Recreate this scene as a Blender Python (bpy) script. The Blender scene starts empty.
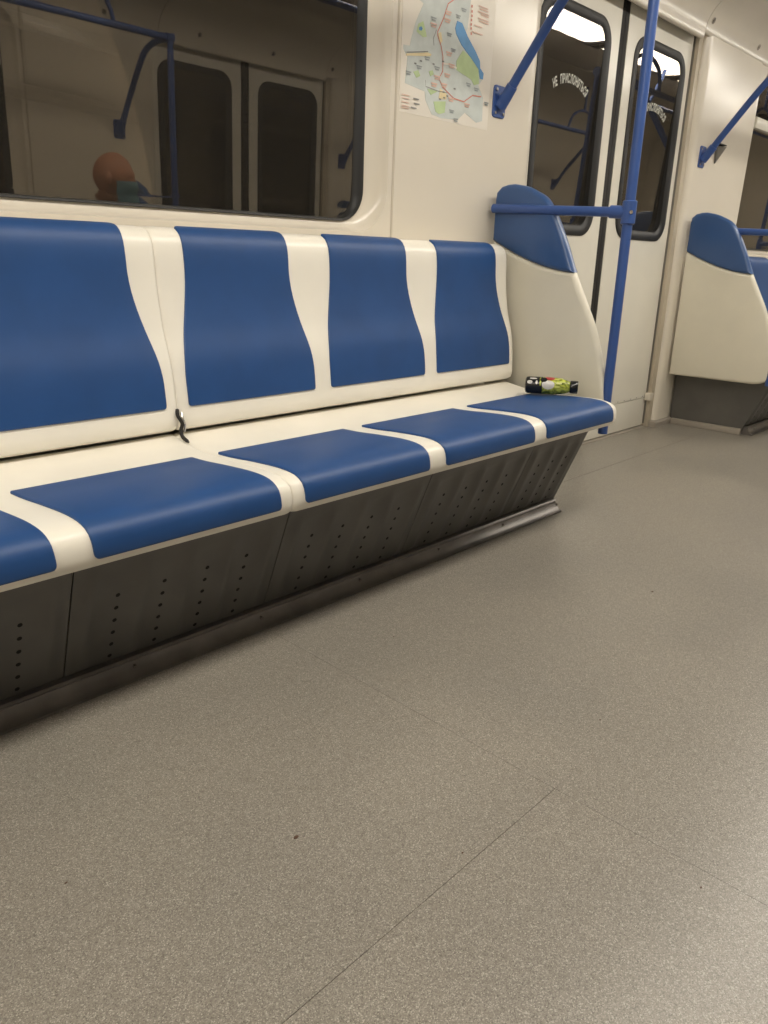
import bpy, bmesh, math, random
from mathutils import Vector, Matrix
random.seed(7)
PI = math.pi
C = bpy.context.scene.collection
S = bpy.context.scene

# ------------------------------------------------------------------ camera
CAM_X, CAM_Y, CAM_H = -0.018, -0.017, 0.850
YAW, PITCH, ROLL = math.radians(43.616), math.radians(18.611), math.radians(1.478)
FPX = 753.5
cam_d = bpy.data.cameras.new('camera'); cam = bpy.data.objects.new('camera', cam_d); C.objects.link(cam)
_f = Vector((math.cos(YAW)*math.cos(PITCH), math.sin(YAW)*math.cos(PITCH), -math.sin(PITCH)))
_r = Vector((math.sin(YAW), -math.cos(YAW), 0)); _u = _r.cross(_f)
_r2 = _r*math.cos(ROLL) + _u*math.sin(ROLL); _u2 = -_r*math.sin(ROLL) + _u*math.cos(ROLL)
cam.matrix_world = Matrix(((_r2.x, _u2.x, -_f.x, CAM_X), (_r2.y, _u2.y, -_f.y, CAM_Y), (_r2.z, _u2.z, -_f.z, CAM_H), (0, 0, 0, 1)))
cam_d.sensor_fit = 'VERTICAL'; cam_d.sensor_height = 36.0; cam_d.lens = FPX*36.0/1024
cam_d.clip_start = 0.02
S.camera = cam
# ------------------------------------------------------------------ world, exposure
w = bpy.data.worlds.new('world'); S.world = w; w.use_nodes = True
w.node_tree.nodes['Background'].inputs[0].default_value = (0.02, 0.02, 0.022, 1)
w.node_tree.nodes['Background'].inputs[1].default_value = 0.3
S.view_settings.view_transform = 'Standard'; S.view_settings.look = 'None'
S.view_settings.gamma = 1; S.view_settings.use_curve_mapping = False
S.view_settings.exposure = 0.0
LAMP_POWER = 16.5            # emission strength of the ceiling lamp diffusers
LAMP_COLOR = (1.0, 0.93, 0.82)

# ------------------------------------------------------------------ materials
def mat(name, col, rough=0.5, metal=0.0, spec=0.5, bump=None, var=None, coat=0.0):
    m = bpy.data.materials.new(name); m.use_nodes = True
    nt = m.node_tree; b = nt.nodes['Principled BSDF']
    b.inputs['Base Color'].default_value = (*col, 1); b.inputs['Roughness'].default_value = rough
    b.inputs['Metallic'].default_value = metal; b.inputs['Specular IOR Level'].default_value = spec
    b.inputs['Coat Weight'].default_value = coat; b.inputs['Coat Roughness'].default_value = 0.15
    tc = nt.nodes.new('ShaderNodeTexCoord')
    if bump:
        n = nt.nodes.new('ShaderNodeTexNoise'); n.inputs['Scale'].default_value = bump[0]; n.inputs['Detail'].default_value = 3
        bp = nt.nodes.new('ShaderNodeBump'); bp.inputs['Strength'].default_value = bump[1]; bp.inputs['Distance'].default_value = 0.002
        nt.links.new(tc.outputs['Object'], n.inputs['Vector']); nt.links.new(n.outputs['Fac'], bp.inputs['Height'])
        nt.links.new(bp.outputs['Normal'], b.inputs['Normal'])
    if var:   # (scale, amount): gentle mottling of the colour
        n = nt.nodes.new('ShaderNodeTexNoise'); n.inputs['Scale'].default_value = var[0]; n.inputs['Detail'].default_value = 6
        r = nt.nodes.new('ShaderNodeValToRGB')
        r.color_ramp.elements[0].position = 0.35; r.color_ramp.elements[1].position = 0.65
        r.color_ramp.elements[0].color = (*[c*(1-var[1]) for c in col], 1)
        r.color_ramp.elements[1].color = (*[min(1, c*(1+var[1])) for c in col], 1)
        nt.links.new(tc.outputs['Object'], n.inputs['Vector']); nt.links.new(n.outputs['Fac'], r.inputs['Fac'])
        nt.links.new(r.outputs['Color'], b.inputs['Base Color'])
    return m
M = {}
M['wall'] = mat('cream_laminate', (0.70, 0.645, 0.545), 0.22, var=(3, 0.02), bump=(60, 0.008))
M['cove'] = mat('cream_cove', (0.70, 0.65, 0.555), 0.24, var=(4, 0.03))
M['ceil'] = mat('ceiling_panel', (0.50, 0.46, 0.40), 0.45, var=(3, 0.03))
M['shell'] = mat('white_seat_plastic', (0.86, 0.82, 0.72), 0.30, var=(5, 0.03), bump=(220, 0.03))
M['panel'] = mat('cream_end_plastic', (0.74, 0.70, 0.58), 0.38, var=(5, 0.03), bump=(260, 0.05))
M['pad'] = mat('blue_seat_pad', (0.013, 0.064, 0.210), 0.46, var=(9, 0.06), bump=(900, 0.12))
M['cap'] = mat('blue_plastic', (0.040, 0.098, 0.255), 0.30, var=(6, 0.04), bump=(300, 0.04))
M['tube'] = mat('blue_tube_paint', (0.040, 0.092, 0.29), 0.33, var=(8, 0.05))
M['door'] = mat('door_paint', (0.74, 0.71, 0.62), 0.25, var=(3, 0.03))
M['jamb'] = mat('jamb_trim', (0.50, 0.44, 0.34), 0.4, var=(6, 0.05))
M['rubber'] = mat('black_rubber', (0.014, 0.012, 0.010), 0.7, bump=(60, 0.1))
M['gasket'] = mat('window_gasket', (0.012, 0.012, 0.012), 0.5, bump=(60, 0.05))
M['base'] = mat('grey_base_metal', (0.125, 0.120, 0.110), 0.45, metal=0.2, var=(7, 0.10), bump=(40, 0.04))
M['kick'] = mat('steel_kick_trim', (0.165, 0.152, 0.140), 0.36, metal=0.45, var=(12, 0.18), bump=(50, 0.05))
M['skirt'] = mat('light_skirting', (0.36, 0.32, 0.27), 0.4, var=(8, 0.08))
M['hole'] = mat('dark_hole', (0.004, 0.004, 0.004), 0.9, bump=(60, 0.05))
M['steel'] = mat('bright_steel', (0.6, 0.58, 0.55), 0.25, metal=1.0, bump=(60, 0.02))
M['greymetal'] = mat('grey_bracket_metal', (0.22, 0.21, 0.19), 0.35, metal=0.8, bump=(60, 0.04))
M['letter'] = mat('frosted_lettering', (0.62, 0.62, 0.55), 0.6, bump=(60, 0.02))
M['dark'] = mat('tunnel_dark', (0.018, 0.016, 0.014), 0.8, var=(2, 0.3), bump=(5, 0.3))
M['sub'] = mat('subfloor', (0.085, 0.06, 0.04), 0.8, var=(9, 0.1))
M['lampframe'] = mat('lamp_frame', (0.45, 0.43, 0.39), 0.4, bump=(60, 0.02))
M['paper'] = mat('map_paper', (0.74, 0.69, 0.60), 0.45, var=(4, 0.02))
for k, c in dict(region=(0.54, 0.58, 0.55), lake=(0.10, 0.30, 0.58), green=(0.46, 0.58, 0.30), yellow=(0.72, 0.60, 0.34), red=(0.62, 0.22, 0.16),
                 pink=(0.70, 0.47, 0.38), ink=(0.24, 0.24, 0.23), grey=(0.33, 0.36, 0.36)).items():
    M['map_'+k] = mat('map_ink_'+k, c, 0.45, var=(30, 0.05))

def glass_mat(name, tint, ior):
    m = bpy.data.materials.new(name); m.use_nodes = True; nt = m.node_tree; nt.nodes.clear()
    o = nt.nodes.new('ShaderNodeOutputMaterial'); mx = nt.nodes.new('ShaderNodeMixShader')
    t = nt.nodes.new('ShaderNodeBsdfTransparent'); t.inputs[0].default_value = (*tint, 1)
    g = nt.nodes.new('ShaderNodeBsdfGlossy'); g.inputs['Roughness'].default_value = 0.0; g.inputs['Color'].default_value = (0.93, 0.86, 0.76, 1)
    f = nt.nodes.new('ShaderNodeFresnel'); f.inputs['IOR'].default_value = ior
    n = nt.nodes.new('ShaderNodeTexNoise'); n.inputs['Scale'].default_value = 2.2
    b = nt.nodes.new('ShaderNodeBump'); b.inputs['Strength'].default_value = 0.015; b.inputs['Distance'].default_value = 0.01
    nt.links.new(n.outputs['Fac'], b.inputs['Height']); nt.links.new(b.outputs['Normal'], g.inputs['Normal'])
    nt.links.new(f.outputs[0], mx.inputs[0]); nt.links.new(t.outputs[0], mx.inputs[1]); nt.links.new(g.outputs[0], mx.inputs[2])
    df = nt.nodes.new('ShaderNodeBsdfDiffuse'); df.inputs[0].default_value = (0.55, 0.50, 0.42, 1)
    m2 = nt.nodes.new('ShaderNodeMixShader'); m2.inputs[0].default_value = 0.028
    nt.links.new(mx.outputs[0], m2.inputs[1]); nt.links.new(df.outputs[0], m2.inputs[2])
    nt.links.new(m2.outputs[0], o.inputs[0]); return m
M['glass'] = glass_mat('dark_window_glass', (0.5, 0.48, 0.44), 2.0)

def lamp_mat():
    m = bpy.data.materials.new('lamp_diffuser'); m.use_nodes = True; nt = m.node_tree; nt.nodes.clear()
    o = nt.nodes.new('ShaderNodeOutputMaterial'); e = nt.nodes.new('ShaderNodeEmission')
    e.inputs[0].default_value = (*LAMP_COLOR, 1); e.inputs[1].default_value = LAMP_POWER
    nt.links.new(e.outputs[0], o.inputs[0]); return m
M['lamp'] = lamp_mat()

def floor_mat():
    m = bpy.data.materials.new('speckled_vinyl'); m.use_nodes = True; nt = m.node_tree; b = nt.nodes['Principled BSDF']
    tc = nt.nodes.new('ShaderNodeTexCoord')
    n1 = nt.nodes.new('ShaderNodeTexVoronoi'); n1.inputs['Scale'].default_value = 700; sc = nt.nodes.new('ShaderNodeSeparateColor')
    n2 = nt.nodes.new('ShaderNodeTexNoise'); n2.inputs['Scale'].default_value = 2.3; n2.inputs['Detail'].default_value = 5
    r1 = nt.nodes.new('ShaderNodeValToRGB'); e = r1.color_ramp.elements
    e[0].position = 0.0; e[0].color = (0.128, 0.115, 0.096, 1); e[1].position = 1.0; e[1].color = (0.46, 0.43, 0.375, 1)
    for ps, cc in ((0.18, (0.202, 0.184, 0.156, 1)), (0.55, (0.240, 0.220, 0.187, 1)), (0.85, (0.305, 0.282, 0.243, 1))):
        k = e.new(ps); k.color = cc
    r2 = nt.nodes.new('ShaderNodeValToRGB'); r2.color_ramp.elements[0].position = 0.3; r2.color_ramp.elements[1].position = 0.7
    r2.color_ramp.elements[0].color = (0.90, 0.90, 0.90, 1); r2.color_ramp.elements[1].color = (1.05, 1.04, 1.02, 1)
    mx = nt.nodes.new('ShaderNodeMix'); mx.data_type = 'RGBA'; mx.blend_type = 'MULTIPLY'; mx.inputs[0].default_value = 1
    L = nt.links.new
    L(tc.outputs['Object'], n1.inputs['Vector']); L(tc.outputs['Object'], n2.inputs['Vector'])
    L(n1.outputs['Color'], sc.inputs[0]); L(sc.outputs[0], r1.inputs['Fac']); L(n2.outputs['Fac'], r2.inputs['Fac'])
    L(r1.outputs['Color'], mx.inputs[6]); L(r2.outputs['Color'], mx.inputs[7]); L(mx.outputs[2], b.inputs['Base Color'])
    mr = nt.nodes.new('ShaderNodeMapRange'); mr.inputs[3].default_value = 0.27; mr.inputs[4].default_value = 0.40
    L(n2.outputs['Fac'], mr.inputs[0]); L(mr.outputs[0], b.inputs['Roughness'])
    bp = nt.nodes.new('ShaderNodeBump'); bp.inputs['Strength'].default_value = 0.05; bp.inputs['Distance'].default_value = 0.001; b.inputs['Specular IOR Level'].default_value = 0.6
    L(sc.outputs[0], bp.inputs['Height']); L(bp.outputs['Normal'], b.inputs['Normal'])
    return m
M['floor'] = floor_mat()

# ------------------------------------------------------------------ helpers
def obj(name, bm, m, parent=None, smooth=True, loc=None):
    bmesh.ops.recalc_face_normals(bm, faces=bm.faces)
    me = bpy.data.meshes.new(name); bm.to_mesh(me); bm.free()
    if smooth:
        me.shade_smooth()
        try: me.set_sharp_from_angle(angle=math.radians(38))
        except Exception: pass
    o = bpy.data.objects.new(name, me); C.objects.link(o)
    if m: me.materials.append(m)
    if parent is not None:
        o.parent = parent
        o.matrix_parent_inverse = Matrix.Translation(parent.get('_w', (0, 0, 0))).inverted() if False else Matrix.Identity(4)
    if loc: o.location = loc
    return o
def thing(name, label, cat, loc=(0, 0, 0), rotz=0, group=None):
    o = bpy.data.objects.new(name, None); C.objects.link(o); o.location = loc; o.rotation_euler = (0, 0, rotz)
    o.empty_display_size = 0.1
    o['label'] = label; o['category'] = cat
    if group: o['group'] = group
    return o
def tag(o, label, cat, group=None):
    o['label'] = label; o['category'] = cat
    if group: o['group'] = group
    return o
def struct(o, label=None):
    o['kind'] = 'structure'
    if label: o['label'] = label
    return o
def root(name, loc=(0, 0, 0), rotz=0, label=None):
    o = bpy.data.objects.new(name, None); C.objects.link(o); o.location = loc; o.rotation_euler = (0, 0, rotz)
    return struct(o, label)
def dup(r, loc, rotz, label=None):
    n = r.copy(); C.objects.link(n); n.location = loc; n.rotation_euler = (0, 0, rotz)
    if label: n['label'] = label
    for ch in list(r.children):
        c = ch.copy(); C.objects.link(c); c.parent = n
        for g in list(ch.children):
            d = g.copy(); C.objects.link(d); d.parent = c
    return n
def box(bm, x0, x1, y0, y1, z0, z1, bev=0.0):
    vs = [bm.verts.new(v) for v in ((x0,y0,z0),(x1,y0,z0),(x1,y1,z0),(x0,y1,z0),(x0,y0,z1),(x1,y0,z1),(x1,y1,z1),(x0,y1,z1))]
    fs = [bm.faces.new([vs[i] for i in q]) for q in ((0,3,2,1),(4,5,6,7),(0,1,5,4),(1,2,6,5),(2,3,7,6),(3,0,4,7))]
    if bev: bmesh.ops.bevel(bm, geom=list({e for f in fs for e in f.edges}), offset=bev, segments=2, affect='EDGES', profile=0.6)
    return bm
def B(*a, **k): return box(bmesh.new(), *a, **k)
def catmull(P, n=6):
    out = []
    for i in range(len(P)-1):
        p0 = Vector(P[max(i-1, 0)]); p1 = Vector(P[i]); p2 = Vector(P[i+1]); p3 = Vector(P[min(i+2, len(P)-1)])
        for k in range(n):
            t = k/n
            out.append(0.5*((2*p1)+(p2-p0)*t+(2*p0-5*p1+4*p2-p3)*t*t+(3*p1-p0-3*p2+p3)*t*t*t))
    out.append(Vector(P[-1])); return out
def tube(bm, pts, r, seg=14, smooth_n=1, cap=True):
    P = [Vector(p) for p in pts]
    if smooth_n > 1: P = catmull(P, smooth_n)
    up = None; rings = []
    for i, p in enumerate(P):
        t = (P[min(i+1, len(P)-1)] - P[max(i-1, 0)]).normalized()
        if up is None:
            up = Vector((0, 0, 1)) if abs(t.z) < 0.9 else Vector((1, 0, 0))
        a = t.cross(up).normalized(); b = a.cross(t).normalized(); up = b
        rr = r[i] if isinstance(r, (list, tuple)) else r
        rings.append([bm.verts.new(p + (a*math.cos(2*PI*k/seg) + b*math.sin(2*PI*k/seg))*rr) for k in range(seg)])
    for A, Bn in zip(rings[:-1], rings[1:]):
        for k in range(seg): bm.faces.new((A[k], A[(k+1) % seg], Bn[(k+1) % seg], Bn[k]))
    if cap: bm.faces.new(rings[0][::-1]); bm.faces.new(rings[-1])
    return bm
def lathe(bm, prof, mtx, seg=28):
    rings = []
    for r, z in prof:
        rings.append([bm.verts.new(mtx @ Vector((r*math.cos(2*PI*k/seg), r*math.sin(2*PI*k/seg), z))) for k in range(seg)])
    for A, Bn in zip(rings[:-1], rings[1:]):
        for k in range(seg): bm.faces.new((A[k], A[(k+1) % seg], Bn[(k+1) % seg], Bn[k]))
    bm.faces.new(rings[0][::-1]); bm.faces.new(rings[-1]); return bm
def loft(bm, rings, closed=True, caps=False):
    R = [[bm.verts.new(p) for p in r] for r in rings]
    for A, Bn in zip(R[:-1], R[1:]):
        n = len(A)
        for k in range(n if closed else n-1): bm.faces.new((A[k], A[(k+1) % n], Bn[(k+1) % n], Bn[k]))
    if caps: bm.faces.new(R[0][::-1]); bm.faces.new(R[-1])
    return R
def extrude_x(bm, prof, xs):
    """prof: closed (y,z) outline; xs: list of (x, inset) rings; inset shrinks along the outline normal"""
    n = len(prof); P = [Vector(p) for p in prof]
    area = sum(P[i].x*P[(i+1) % n].y - P[(i+1) % n].x*P[i].y for i in range(n)); sg = 1 if area > 0 else -1
    nor = []
    for i in range(n):
        t = P[(i+1) % n] - P[i-1]; nor.append(Vector((-t.y, t.x)).normalized()*sg)
    loft(bm, [[(x, P[i].x+nor[i].x*ins, P[i].y+nor[i].y*ins) for i in range(n)] for x, ins in xs], True, True)
    return bm
def rrect(x0, x1, z0, z1, r, seg=8):
    if not isinstance(r, (list, tuple)): r = (r, r, r, r)  # bl, br, tr, tl
    out = []
    for (cx, cz, rr, a0) in ((x0+r[0], z0+r[0], r[0], PI), (x1-r[1], z0+r[1], r[1], 1.5*PI), (x1-r[2], z1-r[2], r[2], 0), (x0+r[3], z1-r[3], r[3], PI/2)):
        for k in range(seg+1):
            a = a0 + k/seg*PI/2; out.append((cx+rr*math.cos(a), cz+rr*math.sin(a)))
    return out
def lean(z): return 1.764 - 0.016*max(0.0, z-1.0)      # the walls lean in a little above the seats
YC = 0.465                                             # centre line of the car
DC = 3.281                                             # centre of the doorway
BC = 0.926                                             # centre of the bench on the left
BR = 5.547                                             # centre of the next bench
XA, XB = -2.3, 8.9                                     # ends of the car

# ------------------------------------------------------------------ floor
fl = root('floor', label='speckled grey vinyl floor')
obj('subfloor', B(XA, XB, -0.97, 1.83, -0.06, -0.002), M['sub'], fl)
g = 0.0004
for (x0, x1, y0, y1) in ((XA, 0.966-g, -0.97, 0.501-g), (XA, 0.966-g, 0.501+g, 1.83), (0.966+g, XB, -0.97, 0.501-g*0.25),
                         (0.966+g, XB, 0.501+g*0.25, 1.502-g*2.4), (2.45, 4.10, 1.502+g*2.4, 1.83), (0.966+g, 2.45, 1.502+g, 1.83), (4.10, XB, 1.502+g, 1.83)):
    obj('floor_sheet', B(x0, x1, y0, y1, -0.004, 0.0), M['floor'], fl, smooth=False)

# ------------------------------------------------------------------ side walls (near = the one seen, far = its mirror)
def side(sgn):
    def T(x, y, z): return (x, y if sgn > 0 else 2*YC - y, z)
    return T
def add_T(bm, T):
    for v in bm.verts: v.co = T(*v.co)
    return bm
WIN_Z0, WIN_Z1, TR0, TR1, WIN_TOP = 0.955, 1.59, 1.60, 1.655, 1.845

def wall_bay(T, parent, x0, x1, gx0, gx1):
    """wall panel with a recessed moulded window opening"""
    z0, z1 = 0.02, 1.925
    hole_o = rrect(gx0-0.070, gx1+0.070, WIN_Z0-0.030, WIN_TOP+0.03, 0.13, 10)
    cx, cz = (gx0+gx1)/2, 1.2
    outer = []
    for (x, z) in hole_o:                 # project each opening point outwards on to the panel rectangle
        dx, dz = x-cx, z-cz
        t = min(((x1-cx)/dx if dx > 0 else (x0-cx)/dx) if abs(dx) > 1e-9 else 1e9, ((z1-cz)/dz if dz > 0 else (z0-cz)/dz) if abs(dz) > 1e-9 else 1e9)
        outer.append((cx+dx*t, cz+dz*t))
    for c in ((x0, z0), (x1, z0), (x1, z1), (x0, z1)):     # snap the nearest points to the rectangle's corners
        i = min(range(len(outer)), key=lambda k: (outer[k][0]-c[0])**2+(outer[k][1]-c[1])**2); outer[i] = c
    def mid(s):
        return [(o[0]+(h[0]-o[0])*s, o[1]+(h[1]-o[1])*s) for o, h in zip(outer, hole_o)]
    def rr(d, rad): return rrect(gx0-d, gx1+d, WIN_Z0-d*0.43, WIN_TOP+d*0.43, rad, 10)
    rings = [(outer, 0.030), (outer, 0.0), (mid(0.5), 0.0), (mid(0.93), 0.0), (hole_o, 0.0), (rr(0.067, .125), 0.003), (rr(0.062, .122), 0.012), (rr(0.052, .116), 0.026), (rr(0.036, .109), 0.035), (rr(0.018, .103), 0.040),
             (rr(0.006, .10), 0.042), (rr(0.0, .095), 0.043), (rr(0.0, .095), 0.058)]
    bm = bmesh.new()
    loft(bm, [[T(x, lean(z)+d, z) for x, z in ring] for ring, d in rings])
    obj('window_wall_panel', bm, M['wall'], parent)

def pier(T, parent, x0, x1, door_side):
    """flat pier panel; the edge towards the doorway is rounded"""
    bm = bmesh.new(); z0, z1 = 0.02, 1.925
    e = 0.0035
    prof = [(x0, 0.03), (x0, 0.002), (x0+0.004, -e)]
    body = [(x0+0.02, -e-0.001), (x1-0.05, -e-0.001)]
    if door_side == 'right': prof += body + [(x1-0.026, -e+0.001), (x1-0.012, 0.005), (x1-0.004, 0.014), (x1, 0.030), (x1, 0.075)]
    elif door_side == 'left':
        prof = [(x0, 0.075), (x0, 0.030), (x0+0.004, 0.014), (x0+0.012, 0.005), (x0+0.026, -e+0.001), (x0+0.05, -e-0.001), (x1-0.02, -e-0.001), (x1-0.004, -e), (x1, 0.002), (x1, 0.03)]
    else: prof += body + [(x1-0.004, -e), (x1, 0.002), (x1, 0.03)]
    zs = [z0, 0.3, 0.6, 1.0, 1.3, 1.6, z1]
    loft(bm, [[T(x, lean(z)+d, z) for x, d in prof] for z in zs], closed=False)
    obj('wall_panel', bm, M['wall'], parent)

def glazing(name, T, gx0, gx1, label):
    """window: gasket ring, lower pane, transom, upper pane"""
    r = root(name, label=label)
    def ring(bm, loops):
        loft(bm, [[T(x, lean(z)+d, z) for x, z in L] for L, d in loops])
    bm = bmesh.new(); a = dict(seg=10)
    def q(d, rad): return rrect(gx0+d, gx1-d, WIN_Z0+d*0.25, WIN_TOP-d, max(rad, 0.02), 10)
    ring(bm, [(q(0, .095), 0.054), (q(0, .095), 0.036), (q(0.005, .092), 0.034), (q(0.020, .085), 0.035), (q(0.027, .08), 0.040), (q(0.033, .078), 0.046), (q(0.037, .075), 0.060)])
    obj('gasket', bm, M['gasket'], r)
    def pane(z0, z1, rad, nm):
        bm = bmesh.new(); L = rrect(gx0+0.025, gx1-0.025, z0, z1, rad, 8)
        loft(bm, [[T(x, lean(z)+0.048+d-0.011*(z-1.3), z) for x, z in L] for d in (0, 0.006)], caps=True)
        obj(nm, bm, M['glass'], r, smooth=False)
    pane(WIN_Z0+0.004, TR0+0.004, (.078, .078, .004, .004), 'pane')
    pane(TR1-0.004, WIN_TOP-0.02, (.004, .004, .06, .06), 'pane')
    bm = bmesh.new()
    loft(bm, [[T(x, lean(zz)+d, zz) for d, zz in ((0.022, TR0), (0.018, TR0+0.006), (0.018, TR1-0.006), (0.022, TR1), (0.055, TR1), (0.055, TR0))] for x in (gx0+0.012, gx1-0.012)], caps=True)
    obj('transom', bm, M['door'], r)
    return r

# text laid flat as mesh: returns bmesh in (x, z) plane facing -y
def glyph_bm(ch, size, fn):
    cu = bpy.data.curves.new('t', 'FONT'); cu.body = ch; cu.size = size; cu.resolution_u = 2; cu.offset = size*0.03
    o = bpy.data.objects.new('t', cu); C.objects.link(o)
    dg = bpy.context.evaluated_depsgraph_get(); me = bpy.data.meshes.new_from_object(o.evaluated_get(dg))
    wdt = max([v.co.x for v in me.vertices], default=size*0.3)
    bm = bmesh.new(); bm.from_mesh(me)
    for v in bm.verts: v.co = fn(v.co.x, v.co.y, wdt)
    bpy.data.objects.remove(o); bpy.data.curves.remove(cu); bpy.data.meshes.remove(me)
    return bm, wdt

DY = 1.805      # inner face of the door leaves
def door_leaf(name, T, x0, x1, inner, sgn, label):
    """sliding leaf x0..x1; inner = 'right' or 'left': the edge that meets the other leaf"""
    r = root(name, label=label); z0, z1 = 0.012, 1.90
    if inner == 'right': gx0, gx1 = x0+0.050, x1-0.072
    else: gx0, gx1 = x0+0.072, x1-0.050
    gz0, gz1 = 0.965, 1.793
    hole = rrect(gx0, gx1, gz0, gz1, 0.095, 10); cx, cz = (gx0+gx1)/2, 1.35
    outer = []
    for (x, z) in hole:
        dx, dz = x-cx, z-cz
        t = min(((x1-cx)/dx if dx > 0 else (x0-cx)/dx) if abs(dx) > 1e-9 else 1e9, ((z1-cz)/dz if dz > 0 else (0.165-cz)/dz) if abs(dz) > 1e-9 else 1e9)
        outer.append((cx+dx*t, cz+dz*t))
    for c in ((x0, 0.165), (x1, 0.165), (x1, z1), (x0, z1)):
        i = min(range(len(outer)), key=lambda k: (outer[k][0]-c[0])**2+(outer[k][1]-c[1])**2); outer[i] = c
    bm = bmesh.new()
    loft(bm, [[T(x, DY+d, z) for x, z in L] for L, d in ((outer, 0.035), (outer, 0.0), (hole, 0.0), (hole, 0.035))])
    obj('leaf_panel', bm, M['door'], r)
    bm = bmesh.new(); box(bm, x0, x1, DY-0.001, DY+0.035, z0, 0.162, 0.001); add_T(bm, T)
    obj('kick_plate', bm, M['door'], r)
    bm = bmesh.new()
    for k in range(9):
        xx = x0+0.04+k*(x1-x0-0.08)/8
        tube(bm, [(xx, DY-0.002, 0.172), (xx, DY+0.003, 0.172)], 0.0025, 8)
    add_T(bm, T); o = obj('rivet', bm, M['greymetal'], r); o['kind'] = 'stuff'
    bm = bmesh.new()
    def q(d): return rrect(gx0+d, gx1-d, gz0+d, gz1-d, 0.095-d*0.8, 10)
    loft(bm, [[T(x, DY+d, z) for x, z in L] for L, d in ((q(-0.002), 0.01), (q(-0.002), -0.004), (q(0.004), -0.007), (q(0.034), -0.003), (q(0.041), 0.004), (q(0.042), 0.034))])
    obj('gasket', bm, M['gasket'], r)
    bm = bmesh.new(); L = q(0.036)
    loft(bm, [[T(x, DY+0.016-0.040*(z-1.35)+d, z) for x, z in L] for d in (0, 0.005)], caps=True)
    obj('pane', bm, M['glass'], r, smooth=False)
    # rubber edge that meets the other leaf
    bm = bmesh.new(); xa, xb = (x1, x1+0.0325) if inner == 'right' else (x0-0.0325, x0)
    xe = (xa, xb)
    box(bm, xe[0]+0.0002, xe[1]-0.0002, DY+0.002, DY+0.03, z0, z1-0.003, 0.003); add_T(bm, T)
    obj('edge_seal', bm, M['rubber'], r)
    # lettering in an arc
    if sgn > 0:
        mx, R0, zc = (gx0+gx1)/2, 0.245, 1.541-0.245
        wtext = 'НЕ ПРИСЛОНЯТЬСЯ'; size = 0.043
        widths = []
        for ch in wtext:
            if ch == ' ': widths.append(0.026); continue
            b0, wd = glyph_bm(ch, size, lambda a, b, ww: Vector((a, b, 0))); b0.free(); widths.append(wd*0.78+0.0025)
        tot = sum(widths); s = 0.272/tot
        allm = bmesh.new(); a = -0.136
        for ch, wd in zip(wtext, widths):
            wd *= s; mid = a+wd/2; a += wd
            if ch == ' ': continue
            th = mid/R0
            def fn(px, py, ww, th=th, wd=wd):
                u = (px-ww/2)/max(ww, 1e-4)*wd*0.86; rr = R0 + (py - size*0.35)
                return Vector(T(mx + math.sin(th)*rr + math.cos(th)*u, DY+0.0145-0.040*(zc+math.cos(th)*rr-1.35), zc + math.cos(th)*rr - math.sin(th)*u))
            b1, _ = glyph_bm(ch, size, fn)
            me = bpy.data.meshes.new('x'); b1.to_mesh(me); b1.free(); allm.from_mesh(me); bpy.data.meshes.remove(me)
        obj('lettering', allm, M['letter'], r, smooth=False)
    return r

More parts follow.
